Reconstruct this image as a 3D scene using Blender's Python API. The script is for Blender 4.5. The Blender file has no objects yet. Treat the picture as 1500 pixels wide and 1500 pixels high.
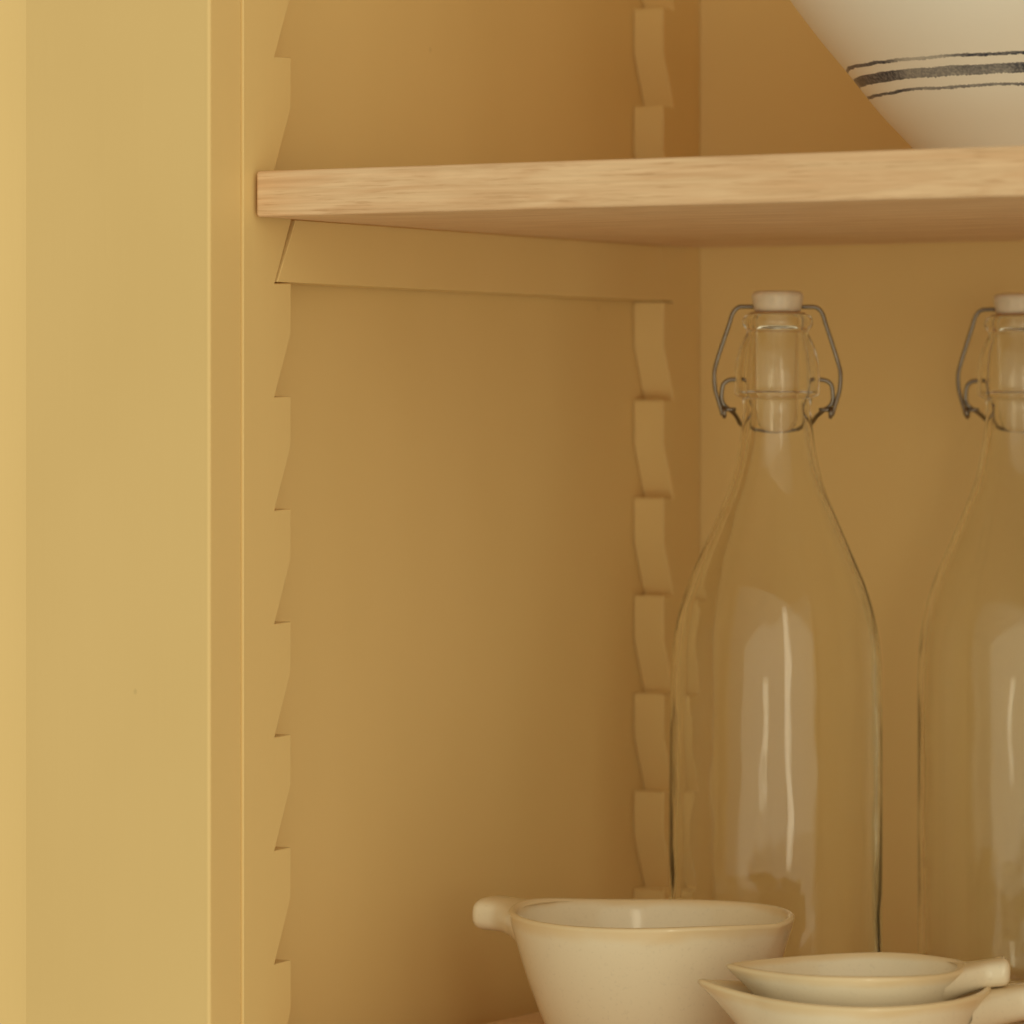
import bpy, bmesh, math, random
from math import sin, cos, pi, radians
from mathutils import Vector
random.seed(4)
S = bpy.context.scene
C = S.collection
MM = 0.001
PITCH = 42.0          # sawtooth pitch, mm
SHELF_TOP0 = 0.0      # lower shelf's top
LEDGE0 = 291.4        # ledge that carries the upper cleat
CAM_H = 239.0
TH = radians(30)
R2 = Vector((cos(TH), sin(TH), 0)); F2 = Vector((-sin(TH), cos(TH), 0))

# ------------------------------------------------------------------ helpers
def finish(name, bm, mat, parent=None, smooth=False, bevel=0, seg=2, angle=40, loc=(0, 0, 0), rotz=0):
    bmesh.ops.recalc_face_normals(bm, faces=bm.faces[:])
    me = bpy.data.meshes.new(name); bm.to_mesh(me); bm.free()
    me.materials.append(mat)
    for p in me.polygons: p.use_smooth = smooth or bevel > 0
    o = bpy.data.objects.new(name, me); C.objects.link(o)
    o.location = Vector(loc) * MM; o.rotation_euler = (0, 0, rotz)
    if parent: o.parent = parent
    if bevel:
        b = o.modifiers.new('bevel', 'BEVEL'); b.width = bevel * MM; b.segments = seg
        b.limit_method = 'ANGLE'; b.angle_limit = radians(30); b.harden_normals = True
    return o

def thing(name, label, cat, loc=(0, 0, 0), rotz=0, group=None):
    o = bpy.data.objects.new(name, None); C.objects.link(o)
    o.empty_display_size = 0.02
    o.location = Vector(loc) * MM; o.rotation_euler = (0, 0, rotz)
    tag(o, label, cat, group); return o

def tag(o, label, cat, group=None):
    o['label'] = label; o['category'] = cat
    if group: o['group'] = group
    return o

def box_bm(x0, x1, y0, y1, z0, z1):
    bm = bmesh.new()
    v = [bm.verts.new((x * MM, y * MM, z * MM)) for x in (x0, x1) for y in (y0, y1) for z in (z0, z1)]
    for f in ((0, 1, 3, 2), (4, 6, 7, 5), (0, 4, 5, 1), (2, 3, 7, 6), (0, 2, 6, 4), (1, 5, 7, 3)):
        bm.faces.new([v[i] for i in f])
    return bm

def extrude_yz(pts, x0, x1):
    """prism whose outline lies in the y,z plane, between x0 and x1 (mm)"""
    bm = bmesh.new()
    a = [bm.verts.new((x0 * MM, y * MM, z * MM)) for y, z in pts]
    b = [bm.verts.new((x1 * MM, y * MM, z * MM)) for y, z in pts]
    bm.faces.new(a); bm.faces.new(b[::-1])
    n = len(pts)
    for i in range(n):
        j = (i + 1) % n
        bm.faces.new((a[i], b[i], b[j], a[j]))
    return bm

def extrude_xy(pts, z0, z1):
    bm = bmesh.new()
    a = [bm.verts.new((x * MM, y * MM, z0 * MM)) for x, y in pts]
    b = [bm.verts.new((x * MM, y * MM, z1 * MM)) for x, y in pts]
    bm.faces.new(a); bm.faces.new(b[::-1])
    n = len(pts)
    for i in range(n):
        j = (i + 1) % n
        bm.faces.new((a[i], b[i], b[j], a[j]))
    return bm

def catmull(pts, sub=6):
    out = []
    n = len(pts)
    for i in range(n - 1):
        p0 = pts[max(i - 1, 0)]; p1 = pts[i]; p2 = pts[i + 1]; p3 = pts[min(i + 2, n - 1)]
        for k in range(sub):
            t = k / sub
            out.append(tuple(0.5 * ((2 * b) + (-a + c) * t + (2 * a - 5 * b + 4 * c - d) * t * t + (-a + 3 * b - 3 * c + d) * t ** 3)
                             for a, b, c, d in zip(p0, p1, p2, p3)))
    out.append(tuple(pts[-1]))
    return out

def lathe_bm(prof, n=96):
    """prof: (r, z) mm; r == 0 ends close on the axis"""
    bm = bmesh.new(); rings = []
    for r, z in prof:
        if r < 1e-4: rings.append([bm.verts.new((0, 0, z * MM))])
        else: rings.append([bm.verts.new((r * cos(2 * pi * k / n) * MM, r * sin(2 * pi * k / n) * MM, z * MM)) for k in range(n)])
    for a, b in zip(rings, rings[1:]):
        for k in range(n):
            j = (k + 1) % n
            if len(a) == 1: bm.faces.new((a[0], b[k], b[j]))
            elif len(b) == 1: bm.faces.new((a[k], a[j], b[0]))
            else: bm.faces.new((a[k], a[j], b[j], b[k]))
    return bm

def tube(bm, pts, r, n=10, closed=False):
    pts = [Vector(p) for p in pts]; m = len(pts); rings = []
    up = None
    for i, p in enumerate(pts):
        if closed: t = pts[(i + 1) % m] - pts[i - 1]
        else: t = pts[min(i + 1, m - 1)] - pts[max(i - 1, 0)]
        t.normalize()
        if up is None: up = t.orthogonal().normalized()
        up = (up - t * up.dot(t)).normalized()
        s = t.cross(up)
        rings.append([bm.verts.new((p + (up * cos(2 * pi * k / n) + s * sin(2 * pi * k / n)) * r) * MM) for k in range(n)])
    prs = list(zip(rings, rings[1:]))
    if closed: prs.append((rings[-1], rings[0]))
    for a, b in prs:
        for k in range(n):
            j = (k + 1) % n; bm.faces.new((a[k], a[j], b[j], b[k]))
    if not closed:
        bm.faces.new(rings[0]); bm.faces.new(rings[-1][::-1])

# ------------------------------------------------------------------ materials
def newmat(name):
    m = bpy.data.materials.new(name); m.use_nodes = True
    nt = m.node_tree; b = nt.nodes['Principled BSDF']
    return m, nt, b
def N(nt, t, **kw):
    n = nt.nodes.new(t)
    for k, v in kw.items():
        if k in n.inputs: n.inputs[k].default_value = v
        else: setattr(n, k, v)
    return n
def mapped(nt, scale):
    tc = N(nt, 'ShaderNodeTexCoord'); mp = N(nt, 'ShaderNodeMapping'); mp.inputs['Scale'].default_value = scale
    nt.links.new(tc.outputs['Object'], mp.inputs['Vector']); return mp.outputs['Vector']

def paint(name, col, rough=0.42, bump=0.25):
    m, nt, b = newmat(name); L = nt.links.new
    v = mapped(nt, (260, 260, 14)); n1 = N(nt, 'ShaderNodeTexNoise', Scale=1.0, Detail=4.0); L(v, n1.inputs['Vector'])
    v2 = mapped(nt, (9, 9, 5)); n2 = N(nt, 'ShaderNodeTexNoise', Scale=1.0, Detail=3.0); L(v2, n2.inputs['Vector'])
    r = N(nt, 'ShaderNodeValToRGB'); L(n2.outputs['Fac'], r.inputs['Fac'])
    r.color_ramp.elements[0].position = .3; r.color_ramp.elements[1].position = .7
    r.color_ramp.elements[0].color = (col[0] * .965, col[1] * .955, col[2] * .93, 1)
    r.color_ramp.elements[1].color = (col[0] * 1.02, col[1] * 1.02, col[2] * 1.03, 1)
    v3 = mapped(nt, (170, 170, 120)); n3 = N(nt, 'ShaderNodeTexVoronoi', Scale=.16); L(v3, n3.inputs['Vector'])
    sp = N(nt, 'ShaderNodeMapRange'); L(n3.outputs['Distance'], sp.inputs['Value']); sp.inputs['From Min'].default_value = .010; sp.inputs['From Max'].default_value = .028
    sp.inputs['To Min'].default_value = .86
    mm = N(nt, 'ShaderNodeMix', data_type='RGBA', blend_type='MULTIPLY'); mm.inputs[0].default_value = 1
    L(r.outputs['Color'], mm.inputs[6]); L(sp.outputs['Result'], mm.inputs[7])
    L(mm.outputs[2], b.inputs['Base Color'])
    bp = N(nt, 'ShaderNodeBump', Strength=bump, Distance=0.0003); L(n1.outputs['Fac'], bp.inputs['Height'])
    L(bp.outputs['Normal'], b.inputs['Normal'])
    b.inputs['Roughness'].default_value = rough
    b.inputs['Specular IOR Level'].default_value = .35
    return m

PAINT = paint('ochre_eggshell_paint', (0.775, 0.575, 0.265))

def oak():
    m, nt, b = newmat('pale_oak'); L = nt.links.new
    v = mapped(nt, (11, 60, 130))
    big = N(nt, 'ShaderNodeTexNoise', Scale=1.0, Detail=3.0, Distortion=2.2); L(v, big.inputs['Vector'])
    v2 = mapped(nt, (16, 330, 640))
    fine = N(nt, 'ShaderNodeTexNoise', Scale=1.0, Detail=5.0, Roughness=.65); L(v2, fine.inputs['Vector'])
    v3 = mapped(nt, (60, 900, 1300))
    pore = N(nt, 'ShaderNodeTexNoise', Scale=1.0, Detail=2.0); L(v3, pore.inputs['Vector'])
    r1 = N(nt, 'ShaderNodeValToRGB'); L(big.outputs['Fac'], r1.inputs['Fac'])
    e = r1.color_ramp.elements; e[0].position = .34; e[1].position = .66
    e[0].color = (.71, .475, .285, 1); e[1].color = (.80, .585, .38, 1)
    r2 = N(nt, 'ShaderNodeValToRGB'); L(fine.outputs['Fac'], r2.inputs['Fac'])
    e = r2.color_ramp.elements; e[0].position = .33; e[1].position = .62
    e[0].color = (.85, .80, .73, 1); e[1].color = (1.06, 1.05, 1.04, 1)
    r3 = N(nt, 'ShaderNodeValToRGB'); L(pore.outputs['Fac'], r3.inputs['Fac'])
    e = r3.color_ramp.elements; e[0].position = .30; e[1].position = .40
    e[0].color = (.78, .70, .62, 1); e[1].color = (1, 1, 1, 1)
    m1 = N(nt, 'ShaderNodeMix', data_type='RGBA', blend_type='MULTIPLY'); m1.inputs[0].default_value = .75
    L(r1.outputs['Color'], m1.inputs[6]); L(r2.outputs['Color'], m1.inputs[7])
    m2 = N(nt, 'ShaderNodeMix', data_type='RGBA', blend_type='MULTIPLY'); m2.inputs[0].default_value = .7
    L(m1.outputs[2], m2.inputs[6]); L(r3.outputs['Color'], m2.inputs[7])
    L(m2.outputs[2], b.inputs['Base Color'])
    bp = N(nt, 'ShaderNodeBump', Strength=.35, Distance=.0002); L(fine.outputs['Fac'], bp.inputs['Height'])
    L(bp.outputs['Normal'], b.inputs['Normal'])
    b.inputs['Roughness'].default_value = .46; b.inputs['Specular IOR Level'].default_value = .35
    return m
OAK = oak()

def glaze(name, body, rimc, rough=.13):
    m, nt, b = newmat(name); L = nt.links.new
    at = N(nt, 'ShaderNodeAttribute', attribute_name='rim')
    v = mapped(nt, (45, 45, 45)); n1 = N(nt, 'ShaderNodeTexNoise', Scale=1.0, Detail=4.0); L(v, n1.inputs['Vector'])
    ad = N(nt, 'ShaderNodeMath', operation='MULTIPLY_ADD'); L(n1.outputs['Fac'], ad.inputs[0]); ad.inputs[1].default_value = .9; ad.inputs[2].default_value = -.45
    ad2 = N(nt, 'ShaderNodeMath', operation='ADD', use_clamp=True); L(at.outputs['Fac'], ad2.inputs[0]); L(ad.outputs[0], ad2.inputs[1])
    mr = N(nt, 'ShaderNodeMapRange'); mr.interpolation_type = 'SMOOTHSTEP'; L(ad2.outputs[0], mr.inputs['Value']); mr.inputs['From Min'].default_value = .30; mr.inputs['From Max'].default_value = .95
    mx = N(nt, 'ShaderNodeMix', data_type='RGBA'); L(mr.outputs['Result'], mx.inputs[0])
    # fine crazing / speckle in the glaze
    v2 = mapped(nt, (700, 700, 700)); sp = N(nt, 'ShaderNodeTexNoise', Scale=1.0, Detail=3.0); L(v2, sp.inputs['Vector'])
    rr = N(nt, 'ShaderNodeValToRGB'); L(sp.outputs['Fac'], rr.inputs['Fac'])
    rr.color_ramp.elements[0].position = .27; rr.color_ramp.elements[1].position = .42
    rr.color_ramp.elements[0].color = tuple(c * .93 for c in body) + (1,); rr.color_ramp.elements[1].color = body + (1,)
    L(rr.outputs['Color'], mx.inputs[6]); mx.inputs[7].default_value = rimc + (1,)
    L(mx.outputs[2], b.inputs['Base Color'])
    bp = N(nt, 'ShaderNodeBump', Strength=.25, Distance=.0006); L(n1.outputs['Fac'], bp.inputs['Height']); L(bp.outputs['Normal'], b.inputs['Normal'])
    b.inputs['Roughness'].default_value = rough
    return m
STONEWARE = glaze('cream_stoneware_glaze', (.80, .715, .55), (.75, .60, .38))

def striped():
    """cream glaze with three charcoal brushed bands round the bowl"""
    m, nt, b = newmat('cream_glaze_with_bands'); L = nt.links.new
    tc = N(nt, 'ShaderNodeTexCoord'); sx = N(nt, 'ShaderNodeSeparateXYZ'); L(tc.outputs['Object'], sx.inputs[0])
    v = mapped(nt, (55, 55, 55)); wob = N(nt, 'ShaderNodeTexNoise', Scale=1.0, Detail=2.0); L(v, wob.inputs['Vector'])
    v2 = mapped(nt, (900, 900, 900)); gr = N(nt, 'ShaderNodeTexNoise', Scale=1.0, Detail=3.0); L(v2, gr.inputs['Vector'])
    v3 = mapped(nt, (26, 26, 26)); fade = N(nt, 'ShaderNodeTexNoise', Scale=1.0, Detail=1.0); L(v3, fade.inputs['Vector'])
    z = N(nt, 'ShaderNodeMath', operation='MULTIPLY_ADD'); L(wob.outputs['Fac'], z.inputs[0]); z.inputs[1].default_value = .0016; L(sx.outputs['Z'], z.inputs[2])
    z2 = N(nt, 'ShaderNodeMath', operation='MULTIPLY_ADD'); L(gr.outputs['Fac'], z2.inputs[0]); z2.inputs[1].default_value = .0012; L(z.outputs[0], z2.inputs[2])
    tot = None
    for c, w, lo in ((STRIPES[0]), (STRIPES[1]), (STRIPES[2])):
        d = N(nt, 'ShaderNodeMath', operation='SUBTRACT'); L(z2.outputs[0], d.inputs[0]); d.inputs[1].default_value = c * MM + .0014
        a = N(nt, 'ShaderNodeMath', operation='ABSOLUTE'); L(d.outputs[0], a.inputs[0])
        mr = N(nt, 'ShaderNodeMapRange'); L(a.outputs[0], mr.inputs['Value'])
        mr.inputs['From Min'].default_value = w * MM + .00012; mr.inputs['From Max'].default_value = w * MM - .00012
        fr = N(nt, 'ShaderNodeMapRange'); L(fade.outputs['Fac'], fr.inputs['Value'])
        fr.inputs['From Min'].default_value = .35; fr.inputs['From Max'].default_value = .6; fr.inputs['To Min'].default_value = lo; fr.inputs['To Max'].default_value = 1
        k = N(nt, 'ShaderNodeMath', operation='MULTIPLY'); L(mr.outputs['Result'], k.inputs[0]); L(fr.outputs['Result'], k.inputs[1])
        if tot is None: tot = k
        else:
            s = N(nt, 'ShaderNodeMath', operation='ADD', use_clamp=True); L(tot.outputs[0], s.inputs[0]); L(k.outputs[0], s.inputs[1]); tot = s
    g2 = N(nt, 'ShaderNodeMapRange'); L(gr.outputs['Fac'], g2.inputs['Value']); g2.inputs['From Min'].default_value = .3; g2.inputs['From Max'].default_value = .6; g2.inputs['To Min'].default_value = .74
    k = N(nt, 'ShaderNodeMath', operation='MULTIPLY'); L(tot.outputs[0], k.inputs[0]); L(g2.outputs['Result'], k.inputs[1])
    mx = N(nt, 'ShaderNodeMix', data_type='RGBA'); L(k.outputs[0], mx.inputs[0])
    mx.inputs[6].default_value = (.90, .915, .875, 1); mx.inputs[7].default_value = (.03, .045, .085, 1)
    L(mx.outputs[2], b.inputs['Base Color']); b.inputs['Roughness'].default_value = .34
    b.inputs['Specular IOR Level'].default_value = .4
    return m
# heights above the foot, half widths, faintest strength
STRIPES = ((40.0, .55, .3), (35.0, 1.7, .62), (29.5, .5, .7))
BANDED = striped()

def glass(name, tint=(.985, .99, .975), ior=1.345):
    m, nt, b = newmat(name); L = nt.links.new
    b.inputs['Base Color'].default_value = tint + (1,)
    b.inputs['Transmission Weight'].default_value = 1; b.inputs['Roughness'].default_value = 0.0; b.inputs['IOR'].default_value = ior
    v = mapped(nt, (26, 26, 13)); n1 = N(nt, 'ShaderNodeTexNoise', Scale=1.0, Detail=2.0); L(v, n1.inputs['Vector'])
    bp = N(nt, 'ShaderNodeBump', Strength=.5, Distance=.0026); L(n1.outputs['Fac'], bp.inputs['Height']); L(bp.outputs['Normal'], b.inputs['Normal'])
    return m
GLASS = glass('clear_bottle_glass')
PLUG = glass('clear_plug_plastic', (.97, .96, .92), 1.15)

def plain(name, col, rough, metal=0, sss=0):
    m, nt, b = newmat(name); L = nt.links.new
    v = mapped(nt, (300, 300, 300)); n1 = N(nt, 'ShaderNodeTexNoise', Scale=1.0, Detail=3.0); L(v, n1.inputs['Vector'])
    r = N(nt, 'ShaderNodeValToRGB'); L(n1.outputs['Fac'], r.inputs['Fac'])
    r.color_ramp.elements[0].position = .3; r.color_ramp.elements[1].position = .65
    r.color_ramp.elements[0].color = tuple(c * .85 for c in col) + (1,); r.color_ramp.elements[1].color = col + (1,)
    L(r.outputs['Color'], b.inputs['Base Color'])
    b.inputs['Roughness'].default_value = rough; b.inputs['Metallic'].default_value = metal
    if sss:
        b.inputs['Subsurface Weight'].default_value = sss; b.inputs['Subsurface Radius'].default_value = (.004, .003, .002)
    return m
STOPPER = plain('white_stopper_plastic', (.80, .70, .55), .35, sss=.4)
GASKET = plain('tan_rubber_gasket', (.55, .32, .15), .6)
WIRE = plain('steel_wire', (.26, .225, .19), .36, metal=1)

# ------------------------------------------------------------------ cupboard
Z0, Z1 = -160, 800
WID, BACK = 820, 364
cup = thing('cupboard', 'open cupboard painted ochre yellow with sawtooth battens on its side wall', 'cupboard', (0, 0, 0))
finish('side_panel', box_bm(-18, 0, -.3, BACK + 12, Z0, Z1), PAINT, cup)
finish('back_panel', box_bm(0, WID, BACK, BACK + 12, Z0, Z1), PAINT, cup)
finish('side_panel', box_bm(WID, WID + 18, -.3, BACK + 12, Z0, Z1), PAINT, cup)
finish('base_panel', box_bm(0, WID, 0, BACK, Z0, Z0 + 18), PAINT, cup)
finish('top_panel', box_bm(0, WID, 0, BACK, Z1 - 18, Z1), PAINT, cup)
# front stile: its inner return sits a hair proud of the battens
finish('front_stile', box_bm(-132, 14.2, -17.4, 4.0, Z0, Z1), PAINT, cup, bevel=1.3, seg=3)
finish('front_stile', box_bm(WID - 16, WID + 61, -21.5, -.3, Z0, Z1), PAINT, cup, bevel=1.3, seg=3)
# chamfered outer moulding left of the stile
finish('outer_moulding', extrude_xy([(-62, -10), (-66.6, -17.2), (-70, -18.0), (-78, -20.6), (-100, -30), (-140, -31), (-140, -10)], Z0, Z1), PAINT, cup, bevel=1.5, seg=3)

def saw_profile(tip, root, edge):
    """outline in (y, z): 'edge' is the straight side, teeth between root and tip"""
    pts = [(edge, Z0 + 18.5), (edge, Z1 - 18.5)]
    k = 12
    zt = Z1 - 18.5
    first = True
    while True:
        z = LEDGE0 + PITCH * k
        if z > zt: k -= 1; continue
        if first: pts.append((root, zt)); first = False
        if z - PITCH < Z0 + 20: pts.append((root, z)); pts.append((tip, z)); pts.append((tip, Z0 + 18.5)); break
        pts += [(root, z - .4), (tip, z), (tip, z - PITCH * .45)]
        k -= 1
    return pts
for tip, root, edge in ((36, 24.8, 3.6), (330, 339.6, BACK - .3)):
    finish('sawtooth_batten', extrude_yz(saw_profile(tip, root, edge), .3, 15), PAINT, cup, bevel=.55)
    finish('sawtooth_batten', extrude_yz(saw_profile(tip, root, edge), WID - 15, WID - .3), PAINT, cup, bevel=.55)

# cleats: rest on a ledge at each end, ends cut to the tooth's slope
def cleat(z0, z1, label, grp='cleats lodged between the sawtooth battens'):
    h = z1 - z0
    o = finish('shelf_cleat', extrude_yz([(25.9, z0), (339.2, z0), (328.6, z1), (38.6, z1)], .6, 15.4), PAINT, bevel=.3, loc=(0, 0, .25))
    tag(o, label, 'shelf support', grp); return o
cleat(LEDGE0, LEDGE0 + 23.4, 'ochre painted cleat with angled ends right under the oak shelf')
cleat(LEDGE0 - 8 * PITCH, -17.2, 'ochre painted cleat under the lower shelf, below the frame')

sh = finish('shelf', box_bm(16.6, WID - 17, 9.5, 352, 315.1, 331.9), OAK, bevel=1.1, seg=3)
tag(sh, 'pale oak shelf board carrying the banded cream bowl', 'shelf', 'oak shelves in the cupboard')
sh = finish('shelf', box_bm(16.6, WID - 17, 9.5, 352, -16.8, 0), OAK, bevel=1.1, seg=3)
tag(sh, 'oak lower shelf board on which the bottles and stoneware cups stand', 'shelf', 'oak shelves in the cupboard')

# ------------------------------------------------------------------ camera frame helper
CAM = Vector((934.9, -1393.0, CAM_H)); FPX = 6677.0
def at(px, sc):
    """shelf position (mm) seen at picture column px where one mm measures sc pixels"""
    p = CAM + R2 * ((px - 750) / sc) + F2 * (FPX / sc)
    return p.x, p.y

# ------------------------------------------------------------------ bottles
SB = 3.68
def bh(y): return CAM_H - (y - 621) / SB
def make_bottle(label, loc, rotz, lean=0):
    t = thing('swing_top_bottle', label, 'bottle', loc, rotz, 'clear swing top bottles')
    t.rotation_euler[1] = radians(lean); t.location.z = abs(sin(radians(lean))) * 33 * MM
    outer = [(461, 43), (463, 47.5), (466, 50), (471, 51.5), (477, 51), (481.5, 48), (485, 45.4), (490, 45.5), (499, 50), (512, 55.5), (530, 60), (552, 62.3),
             (572, 62.3), (578, 61.5), (581.5, 57), (584, 52), (590, 50.3), (605, 50.2), (625, 51.6), (656, 55.5), (690, 62.5), (720, 71.5),
             (747, 82.5), (775, 94.5), (800, 105.5), (840, 123.5), (870, 134.5), (900, 143), (935, 150), (980, 153.8), (1040, 155), (1200, 156), (1400, 157)]
    po = [(r / SB, bh(y)) for y, r in catmull([(a, b) for a, b in outer], 3)]
    hb = 0.0
    po += [(42.6, 9), (42.0, 4.5), (40, 1.6), (36.5, .2), (31, .2), (24, 2.2), (12, 4.0), (0, 4.6)]
    inner = [(0, 9.5), (14, 8.8), (26, 7.4), (34, 6.8), (38, 8.6), (39.7, 13)]
    # wall 2.8 mm in the body, thinner at the shoulder, thick in the finish of the neck
    wall = [(1400, 40.0), (1200, 39.6), (1040, 39.3), (980, 38.9), (935, 37.9), (900, 36.1), (870, 33.9), (840, 30.9), (800, 26.2),
            (775, 23.3), (747, 20.2), (720, 17.2), (690, 14.7), (656, 12.6), (625, 11.3), (600, 10.3), (588, 10.7), (572, 12.4), (545, 12.5), (515, 11.6), (495, 10.2), (478, 9.9), (463, 10.2)]
    pi_ = inner + [(r, bh(y)) for y, r in catmull([(a, b) for a, b in wall], 3)]
    # a continuous closed skin: foot centre -> outer -> lip -> inner -> inner centre
    prof = po[::-1] + [(11.0, bh(460.4))] + pi_[::-1]
    finish('bottle_body', lathe_bm(prof, 128), GLASS, t, smooth=True)
    # stopper: cap, gasket, clear plug
    capp = [(0, bh(426.5)), (7, bh(426.7)), (9.2, bh(428)), (10.1, bh(431)), (10.3, bh(436)), (9.7, bh(449)), (9.3, bh(455)), (8.6, bh(457.6)), (0, bh(457.6))]
    cap = finish('stopper', lathe_bm(capp, 64), STOPPER, t, smooth=True)
    gp = [(0, bh(457.7)), (10.0, bh(457.7)), (11.2, bh(458.8)), (11.0, bh(460.1)), (0, bh(460.1))]
    finish('gasket', lathe_bm(gp, 64), GASKET, cap, smooth=True)
    pp = [(0, bh(460.3)), (8.4, bh(460.6)), (8.6, bh(475)), (8.3, bh(590)), (8.1, bh(612)), (7.3, bh(623)), (5.4, bh(630)), (2.6, bh(633)), (0, bh(633.6))]
    finish('plug', lathe_bm(pp, 64), PLUG, cap, smooth=True)
    # bail: x is the picture's horizontal through the stopper
    cx = 1140
    def w(x, y, d=0): return ((x - cx) / SB, d, bh(y))
    left = [w(1104, 450), w(1093, 449.8), w(1084, 450.5), w(1077.5, 455), w(1073, 463), w(1069.5, 474.7), w(1060, 503), w(1050.8, 532),
            w(1047.5, 549, -.5), w(1048.8, 570.7, -.8), w(1053, 586, -1.2), w(1057, 599, -1.6), w(1060, 609, -2)]
    bm = bmesh.new()
    L3 = catmull(left, 5)
    mir = [(-x, y, z) for x, y, z in L3]
    tube(bm, L3, .84, 10); tube(bm, mir, .84, 10)
    tube(bm, [w(1104.5, 450), (0, 0, bh(450)), w(1175.5, 450)], .84, 10)
    for s in (1, -1):   # curled eye at the end of each arm
        eye = [(s * (-(cx - 1061.5) / SB + .2) , -2.0 + 1.7 * cos(a), bh(605) + 1.7 * sin(a)) for a in [2 * pi * k / 18 for k in range(18)]]
        tube(bm, eye, .8, 8, closed=True)
    finish('wire_bail', bm, WIRE, t, smooth=True)
    # lever wire held by the dimples in the neck
    bm = bmesh.new()
    lev = [w(1083, 556.5), w(1076, 556.5), w(1068, 558), w(1061.5, 563), w(1059, 572), w(1058.6, 586), w(1063, 595, 0), w(1071, 601, 1.5), w(1079, 608, 4), w(1084, 615, 7.5),
           w(1089, 622, 11), w(1100, 627, 14.2)]
    L4 = catmull(lev, 5)
    arc = [(x, y, z) for x, y, z in L4]
    tube(bm, arc, .85, 10); tube(bm, [(-x, y, z) for x, y, z in arc], .85, 10)
    xs = arc[-1]
    fr = [(xs[0] + (-2 * xs[0]) * k / 14, 14.2 + 1.6 * sin(pi * k / 14), bh(627 + 4 * sin(pi * k / 14))) for k in range(15)]
    tube(bm, fr, .7, 10)
    for s in (1, -1):
        tube(bm, [(s * (1058.5 - cx) / SB, -2, bh(600.5)), (s * (1079 - cx) / SB, -1.2, bh(600.5))], .78, 10)
    finish('wire_lever', bm, WIRE, t, smooth=True)
    return t
x, y = at(1135, SB); B1 = (x, y)
# local +x of a bottle lies along the picture's horizontal
make_bottle('clear swing top bottle behind the largest stoneware cup, bail fully in view', (x, y, 0), TH, .22)
x, y = at(1500, 3.60)
make_bottle('clear swing top bottle cut by the right edge, behind the nested cups', (x, y, 0), TH - radians(16), -.42)

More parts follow.
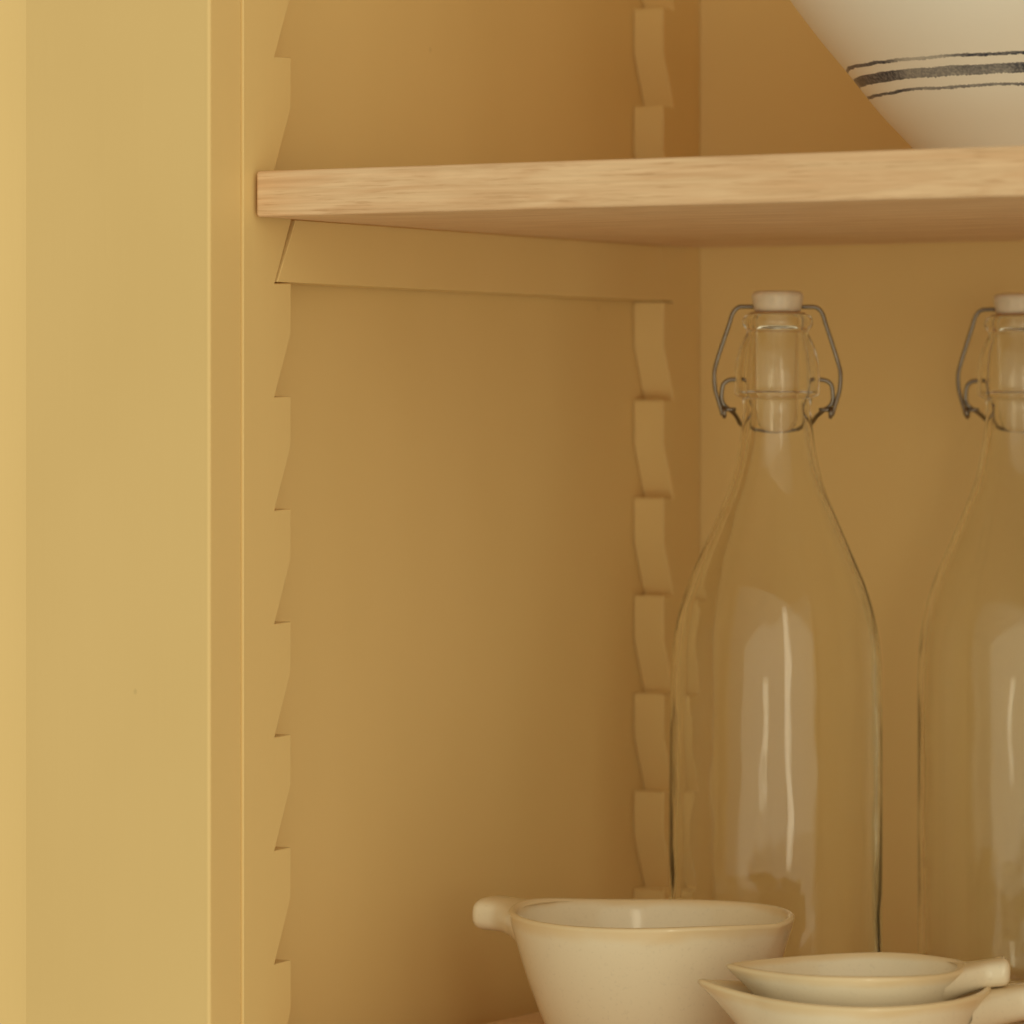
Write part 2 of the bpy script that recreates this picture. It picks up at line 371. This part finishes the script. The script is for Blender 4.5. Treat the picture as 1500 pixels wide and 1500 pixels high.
# ------------------------------------------------------------------ stoneware cups with spout and stub handle
def make_cup(label, loc, rotz, R, H, base, spout, handle, lift=1.5, wall=3.4, curve=.62, sp_w=.62, hd_w=6.2, grp=None, sharp=1.5, hz=0, htilt=0, hgt=5.6, spz=.35):
    """local -x is the spout, +x the handle"""
    t = thing('spouted_cup', label, 'cup', loc, rotz, grp)
    n = 144
    rnd = [random.uniform(0, 6.28) for _ in range(6)]
    def rad(tt): return base + (R - base) * tt ** curve
    rows = []   # (r, z, spout weight, rim)
    rows.append((0, 1.2, 0, 0)); rows.append((base * .55, 1.2, 0, 0)); rows.append((base * .82, .9, 0, 0)); rows.append((base * .9, 0, 0, 0)); rows.append((base * .985, .3, 0, 0))
    K = 22
    for i in range(1, K):
        tt = i / K
        rows.append((rad(tt), .6 + (H - 1.6) * tt, max(0, (tt - spz) / (1 - spz)) ** 2.2, max(0, (tt - .86) / .14)))
    rows += [(R - .2, H - 1.0, 1, .9), (R, H - .2, 1.02, 1), (R - .6, H + .5, 1.02, 1), (R - 1.5, H + .75, 1.01, 1), (R - 2.4, H + .35, 1.0, 1), (R - wall + .3, H - .5, .98, .8)]
    for i in range(K - 1, 0, -1):
        tt = i / K
        rows.append((max(rad(tt) - wall, .5), 3.6 + (H - 4.6) * tt, max(0, (tt - spz) / (1 - spz)) ** 2.2 * .97, max(0, (tt - .93) / .07) * .6))
    rows += [(base * .55, 3.6, 0, 0), (0, 3.5, 0, 0)]
    bm = bmesh.new(); col = bm.verts.layers.float.new('rim')
    rings = []
    for r, z, w, rim in rows:
        if r == 0:
            v = bm.verts.new((0, 0, z * MM)); v[col] = rim; rings.append([v]); continue
        ring = []
        for k in range(n):
            a = 2 * pi * k / n
            d = abs(a - pi)
            g = max(0, 1 - d / sp_w) ** sharp if d < sp_w else 0
            gh = math.exp(-((((a + pi) % (2 * pi)) - pi) / .42) ** 2)
            wob = .35 * sin(2 * a + rnd[0]) + .22 * sin(3 * a + rnd[1]) + .12 * sin(5 * a + rnd[2])
            rr = r + (w * spout * g) + w * gh * 1.6 + wob * (r / R)
            zz = z + w * lift * g + w * gh * 1.2 + .45 * sin(2 * a + rnd[3]) * (z / H) ** 2 + .25 * sin(3 * a + rnd[4]) * (z / H) ** 2
            v = bm.verts.new((rr * cos(a) * MM, rr * sin(a) * MM, zz * MM)); v[col] = rim; ring.append(v)
        rings.append(ring)
    for a_, b_ in zip(rings, rings[1:]):
        for k in range(n):
            j = (k + 1) % n
            if len(a_) == 1: bm.faces.new((a_[0], b_[k], b_[j]))
            elif len(b_) == 1: bm.faces.new((a_[k], a_[j], b_[0]))
            else: bm.faces.new((a_[k], a_[j], b_[j], b_[k]))
    finish('cup_body', bm, STONEWARE, t, smooth=True)
    # handle: rounded bar growing from the rim
    bm = bmesh.new(); col = bm.verts.layers.float.new('rim')
    m, q = 26, 28; rings = []
    for i in range(m + 1):
        u = i / m
        x_ = R - wall * .62 + (handle + wall * .62) * u
        e = 1.0
        if u > .78: e = math.sqrt(max(0, 1 - ((u - .78) / .22) ** 3.2))
        jn = max(0, 1 - u / .62) ** 2; flare = 1 + 1.5 * jn - .06 * math.exp(-((u - .55) / .2) ** 2)
        wy = hd_w * flare * max(e, .02); hz_ = hgt * (1 + .35 * jn) * max(e, .02) * (1 + .12 * u)
        zc = H + .4 - hgt * (.92 + .35 * jn) + hz * u + htilt * u * u
        ring = []
        for k in range(q):
            a = 2 * pi * k / q
            ca, sa = cos(a), sin(a)
            se = 2 / 2.8
            yy = wy * math.copysign(abs(ca) ** se, ca); zz = hz_ * math.copysign(abs(sa) ** se, sa)
            xo = (R - math.sqrt(max(R * R - yy * yy, 1))) * min(1, 1.6 * math.sqrt(jn)); xo += max(0, -zz) * .5 * jn
            v = bm.verts.new(((x_ - xo) * MM, yy * MM, (zc + zz) * MM)); v[col] = max(0, min(1, .78 * sa + .12)) ** 1.2; ring.append(v)
        rings.append(ring)
    for a_, b_ in zip(rings, rings[1:]):
        for k in range(q):
            j = (k + 1) % q; bm.faces.new((a_[k], a_[j], b_[j], b_[k]))
    bm.faces.new(rings[-1][::-1])   # the root stays open inside the wall
    finish('handle', bm, STONEWARE, t, smooth=True)
    return t
G = 'cream stoneware cups with spouts'

x, y = at(954, 3.88)
make_cup('largest stoneware cup, alone at left with its stub handle towards the side wall', (x, y, 0), TH + radians(180 - 36), 53.5, 54, 31, 3.5, 25, lift=-1, sp_w=.7, hgt=5.9, hd_w=12, hz=1.0, grp=G)
x, y = at(1259, 4.10)
make_cup('middle sized stoneware cup at bottom right holding the smallest cup inside it', (x, y, 0), TH, 46, 36.5, 27, 11.5, 26, lift=3.0, sp_w=.6, hgt=6, hz=2, htilt=1, hd_w=9, grp=G)
x, y = at(1254, 4.10)
make_cup('smallest stoneware cup nested inside the middle one, handle pointing right', (x, y, 13.5), TH, 38.2, 31.5, 20, 8, 17, lift=.5, sp_w=.75, hgt=4.6, hz=2.6, grp=G, hd_w=8.5)

# ------------------------------------------------------------------ banded bowl on the upper shelf
x, y = at(1570, 3.90)
prof = [(0, 3), (30, 3), (44, 2.6), (46, 0), (50, 0), (52, 2)]
prof += catmull([(52, 2), (55.8, 7), (62.8, 14.5), (72.5, 25), (83.2, 38.5), (95.5, 53.5), (107.7, 70), (118, 86), (127, 104), (133, 120), (135.5, 129)], 5)
prof += [(136.2, 131.5), (135.6, 133.3), (134, 133.8), (132.4, 132.8), (131.4, 129)]
prof += catmull([(131.4, 129), (128.4, 118), (122, 103), (112, 85), (101, 69), (89, 54), (76, 39), (62, 25), (45, 12), (28, 8.3), (0, 7.5)], 5)[1:]
bo = finish('serving_bowl', lathe_bm(prof, 160), BANDED, smooth=True, loc=(x, y, 331.9))
tag(bo, 'large cream bowl with three charcoal bands standing on the oak shelf', 'bowl')

# ------------------------------------------------------------------ light
w = bpy.data.worlds.new('World'); S.world = w; w.use_nodes = True
bg = w.node_tree.nodes['Background']; wt = w.node_tree
# a dim warm room that brightens softly towards its windows, ahead of the cupboard and to the right
tc = wt.nodes.new('ShaderNodeTexCoord'); dt = wt.nodes.new('ShaderNodeVectorMath'); dt.operation = 'DOT_PRODUCT'
wt.links.new(tc.outputs['Generated'], dt.inputs[0]); dt.inputs[1].default_value = Vector((.70, -.70, -.02)).normalized()
mxn = wt.nodes.new('ShaderNodeMath'); mxn.operation = 'MAXIMUM'; wt.links.new(dt.outputs['Value'], mxn.inputs[0]); mxn.inputs[1].default_value = 0
pw = wt.nodes.new('ShaderNodeMath'); pw.operation = 'POWER'; wt.links.new(mxn.outputs[0], pw.inputs[0]); pw.inputs[1].default_value = 1.6
ma = wt.nodes.new('ShaderNodeMath'); ma.operation = 'MULTIPLY_ADD'; wt.links.new(pw.outputs[0], ma.inputs[0]); ma.inputs[1].default_value = .82; ma.inputs[2].default_value = .39
d2 = wt.nodes.new('ShaderNodeVectorMath'); d2.operation = 'DOT_PRODUCT'
wt.links.new(tc.outputs['Generated'], d2.inputs[0]); d2.inputs[1].default_value = Vector((.72, -.66, .04)).normalized()
m2 = wt.nodes.new('ShaderNodeMath'); m2.operation = 'MAXIMUM'; wt.links.new(d2.outputs['Value'], m2.inputs[0]); m2.inputs[1].default_value = 0
p2 = wt.nodes.new('ShaderNodeMath'); p2.operation = 'POWER'; wt.links.new(m2.outputs[0], p2.inputs[0]); p2.inputs[1].default_value = 14
a2 = wt.nodes.new('ShaderNodeMath'); a2.operation = 'MULTIPLY_ADD'; wt.links.new(p2.outputs[0], a2.inputs[0]); a2.inputs[1].default_value = .10; wt.links.new(ma.outputs[0], a2.inputs[2])
bg.inputs['Color'].default_value = (1.0, .905, .65, 1); wt.links.new(a2.outputs[0], bg.inputs['Strength'])
def area(name, pos, target, sx, sy, power, col):
    l = bpy.data.lights.new(name, 'AREA'); l.shape = 'RECTANGLE'; l.size = sx; l.size_y = sy; l.energy = power; l.color = col
    o = bpy.data.objects.new(name, l); C.objects.link(o); o.location = pos
    o.rotation_euler = (Vector(target) - Vector(pos)).to_track_quat('-Z', 'Y').to_euler(); return o
area('window_light', (1.69, -1.64, .62), (.15, .2, .25), .26, 1.5, 4.6, (1.0, .91, .64))

# ------------------------------------------------------------------ camera
cd = bpy.data.cameras.new('camera'); cam = bpy.data.objects.new('camera', cd); C.objects.link(cam)
cam.location = CAM * MM
cam.rotation_euler = (radians(90), 0, TH)
cd.sensor_width = 36; cd.lens = 36 * FPX / 1500
cd.shift_y = -(750 - 621) / 1500
cd.clip_start = .05; cd.clip_end = 50
cd.dof.use_dof = True; cd.dof.focus_distance = 1.69; cd.dof.aperture_fstop = 11.5
S.camera = cam
S.view_settings.view_transform = 'Standard'; S.view_settings.look = 'None'
S.view_settings.exposure = 0; S.view_settings.gamma = 1
S.view_settings.use_curve_mapping = False
S.cycles.max_bounces = 16; S.cycles.transmission_bounces = 14; S.cycles.diffuse_bounces = 8; S.cycles.glossy_bounces = 8
S.cycles.use_denoising = True
S.cycles.blur_glossy = .3
